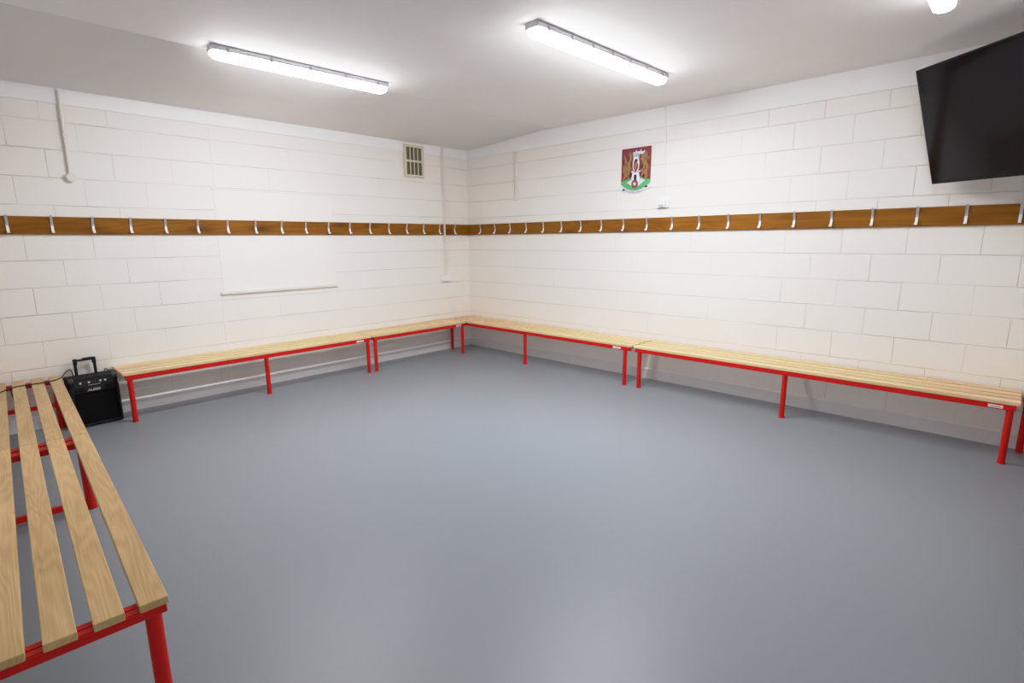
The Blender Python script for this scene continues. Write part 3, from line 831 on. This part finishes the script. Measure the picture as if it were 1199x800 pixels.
for sx in (-1, 1):
    for (sy, zz) in ((1, AH), (-1, AH)):
        b = mk()
        cx = sx * (AW / 2 - 0.016); cy = (y1 - 0.018) if sy > 0 else (y0 + 0.044)
        box(b, cx - 0.018, cx + 0.018, cy - 0.020, cy + 0.020, AH - 0.034, AH - 0.001, 0.008, 3)
        obj('corner_protector', b, M_corner, amp, smooth=True)
    for sy in (-1, 1):
        b = mk(); tube(b, (sx * (AW / 2 - 0.03), sy * (AD / 2 - 0.035), 0), (sx * (AW / 2 - 0.03), sy * (AD / 2 - 0.035), 0.013), 0.014, 14)
        obj('foot', b, M_black_pl, amp)
# pull handle
hx0, hx1, hy = -0.083, 0.069, y1 - 0.030
hd = mk()
for x in (hx0 + 0.008, hx1 - 0.008): box(hd, x - 0.0105, x + 0.0105, hy - 0.006, hy + 0.006, AH - 0.012, 0.530, 0.002)
for x, s in ((hx0 + 0.010, 1), (hx1 - 0.010, -1)): box(hd, x - 0.014, x + 0.014, hy - 0.011, hy + 0.011, 0.515, 0.568, 0.004)
box(hd, hx0 + 0.0, hx1 - 0.0, hy - 0.010, hy + 0.010, 0.545, 0.562, 0.004)
box(hd, hx0 + 0.062, hx1 - 0.002, hy - 0.012, hy + 0.012, 0.546, 0.571, 0.005)
obj('pull_handle', hd, M_black_pl, amp)

# power lead over the bench
cb = mk()
zt = ZT + 0.005
sweep(cb, [(-4.660, -0.015, 0.36), (-4.672, -0.022, 0.45), (-4.690, -0.07, 0.482), (-4.722, -0.12, 0.476), (-4.768, -0.22, zt), (-4.83, -0.30, zt), (-4.89, -0.32, zt + .001), (-4.99, -0.31, zt), (-5.06, -0.33, zt), (-5.14, -0.44, zt), (-5.165, -0.58, zt), (-5.175, -0.75, zt), (-5.19, -1.0, zt)], 0.0042)
tag(obj('power_lead', cb, M_black_pl, None, smooth=True), 'thin black lead running from the amplifier across the bench slats', 'cable')
cb = mk()
sweep(cb, [(-5.075, -0.300, zt + 0.009), (-5.082, -0.325, 0.455), (-5.079, -0.345, 0.40), (-5.066, -0.39, 0.335), (-5.040, -0.41, 0.25), (-5.032, -0.38, 0.12), (-5.03, -0.30, 0.03), (-5.035, -0.24, 0.0045), (-5.05, -0.06, 0.0045)], 0.0042)
tag(obj('power_lead', cb, M_black_pl, None, smooth=True), 'black lead drooping through the gap between the bench slats to the floor', 'cable')
cb = mk()
sweep(cb, [(-4.452, -0.020, 0.3), (-4.446, -0.022, 0.43), (-4.425, -0.08, 0.437), (-4.402, -0.15, 0.434), (-4.3925, -0.20, 0.40), (-4.3905, -0.16, 0.30), (-4.391, -0.08, 0.15), (-4.391, -0.05, 0.01)], 0.004)
tag(obj('signal_lead', cb, M_black_pl, None, smooth=True), 'short black lead looped over the right top corner of the amplifier', 'cable')

# ---------------------------------------------------------------- camera
a_, b_, c_, yaw, pit, rol, fpx = 5.233255, 5.882719, 1.551089, 0.764057, -0.190652, -0.008462, 615.481
dv = Vector((math.cos(yaw) * math.cos(pit), math.sin(yaw) * math.cos(pit), math.sin(pit)))
rv = Vector((math.sin(yaw), -math.cos(yaw), 0)); uv = rv.cross(dv)
r2 = rv * math.cos(rol) + uv * math.sin(rol); u2 = -rv * math.sin(rol) + uv * math.cos(rol)
cam = bpy.data.cameras.new('camera'); co = bpy.data.objects.new('camera', cam); C.objects.link(co)
co.matrix_world = Matrix.Translation((-a_, -b_, c_)) @ Matrix((r2, u2, -dv)).transposed().to_4x4()
cam.sensor_fit = 'HORIZONTAL'; cam.sensor_width = 36.0; cam.lens = fpx * 36.0 / 1199.0
cam.clip_start = 0.01; cam.clip_end = 50
scene.camera = co

# ---------------------------------------------------------------- world and colour
w = bpy.data.worlds.new('world'); scene.world = w; w.use_nodes = True
w.node_tree.nodes['Background'].inputs[0].default_value = (0.8, 0.85, 0.9, 1)
w.node_tree.nodes['Background'].inputs[1].default_value = 0.05
scene.view_settings.view_transform = 'Standard'
scene.view_settings.look = 'None'
scene.view_settings.exposure = 0.0
scene.view_settings.gamma = 1.03
scene.view_settings.use_curve_mapping = True      # soft highlight shoulder, like the camera's own curve
cm = scene.view_settings.curve_mapping
cm.extend = 'HORIZONTAL'
WL = 4.0
cm.white_level = (WL, WL, WL)
cc = cm.curves[3]
cc.points[0].location = (0, 0); cc.points[1].location = (1.0, 1.0)
for x, y in ((0.3, 0.315), (0.62, 0.68), (1.0, 0.89), (1.6, 0.975), (2.4, 1.0)):
    p = cc.points.new(x / WL, y); p.handle_type = 'AUTO_CLAMPED'
cm.update()
scene.cycles.max_bounces = 12
scene.cycles.diffuse_bounces = 8
scene.cycles.use_denoising = True
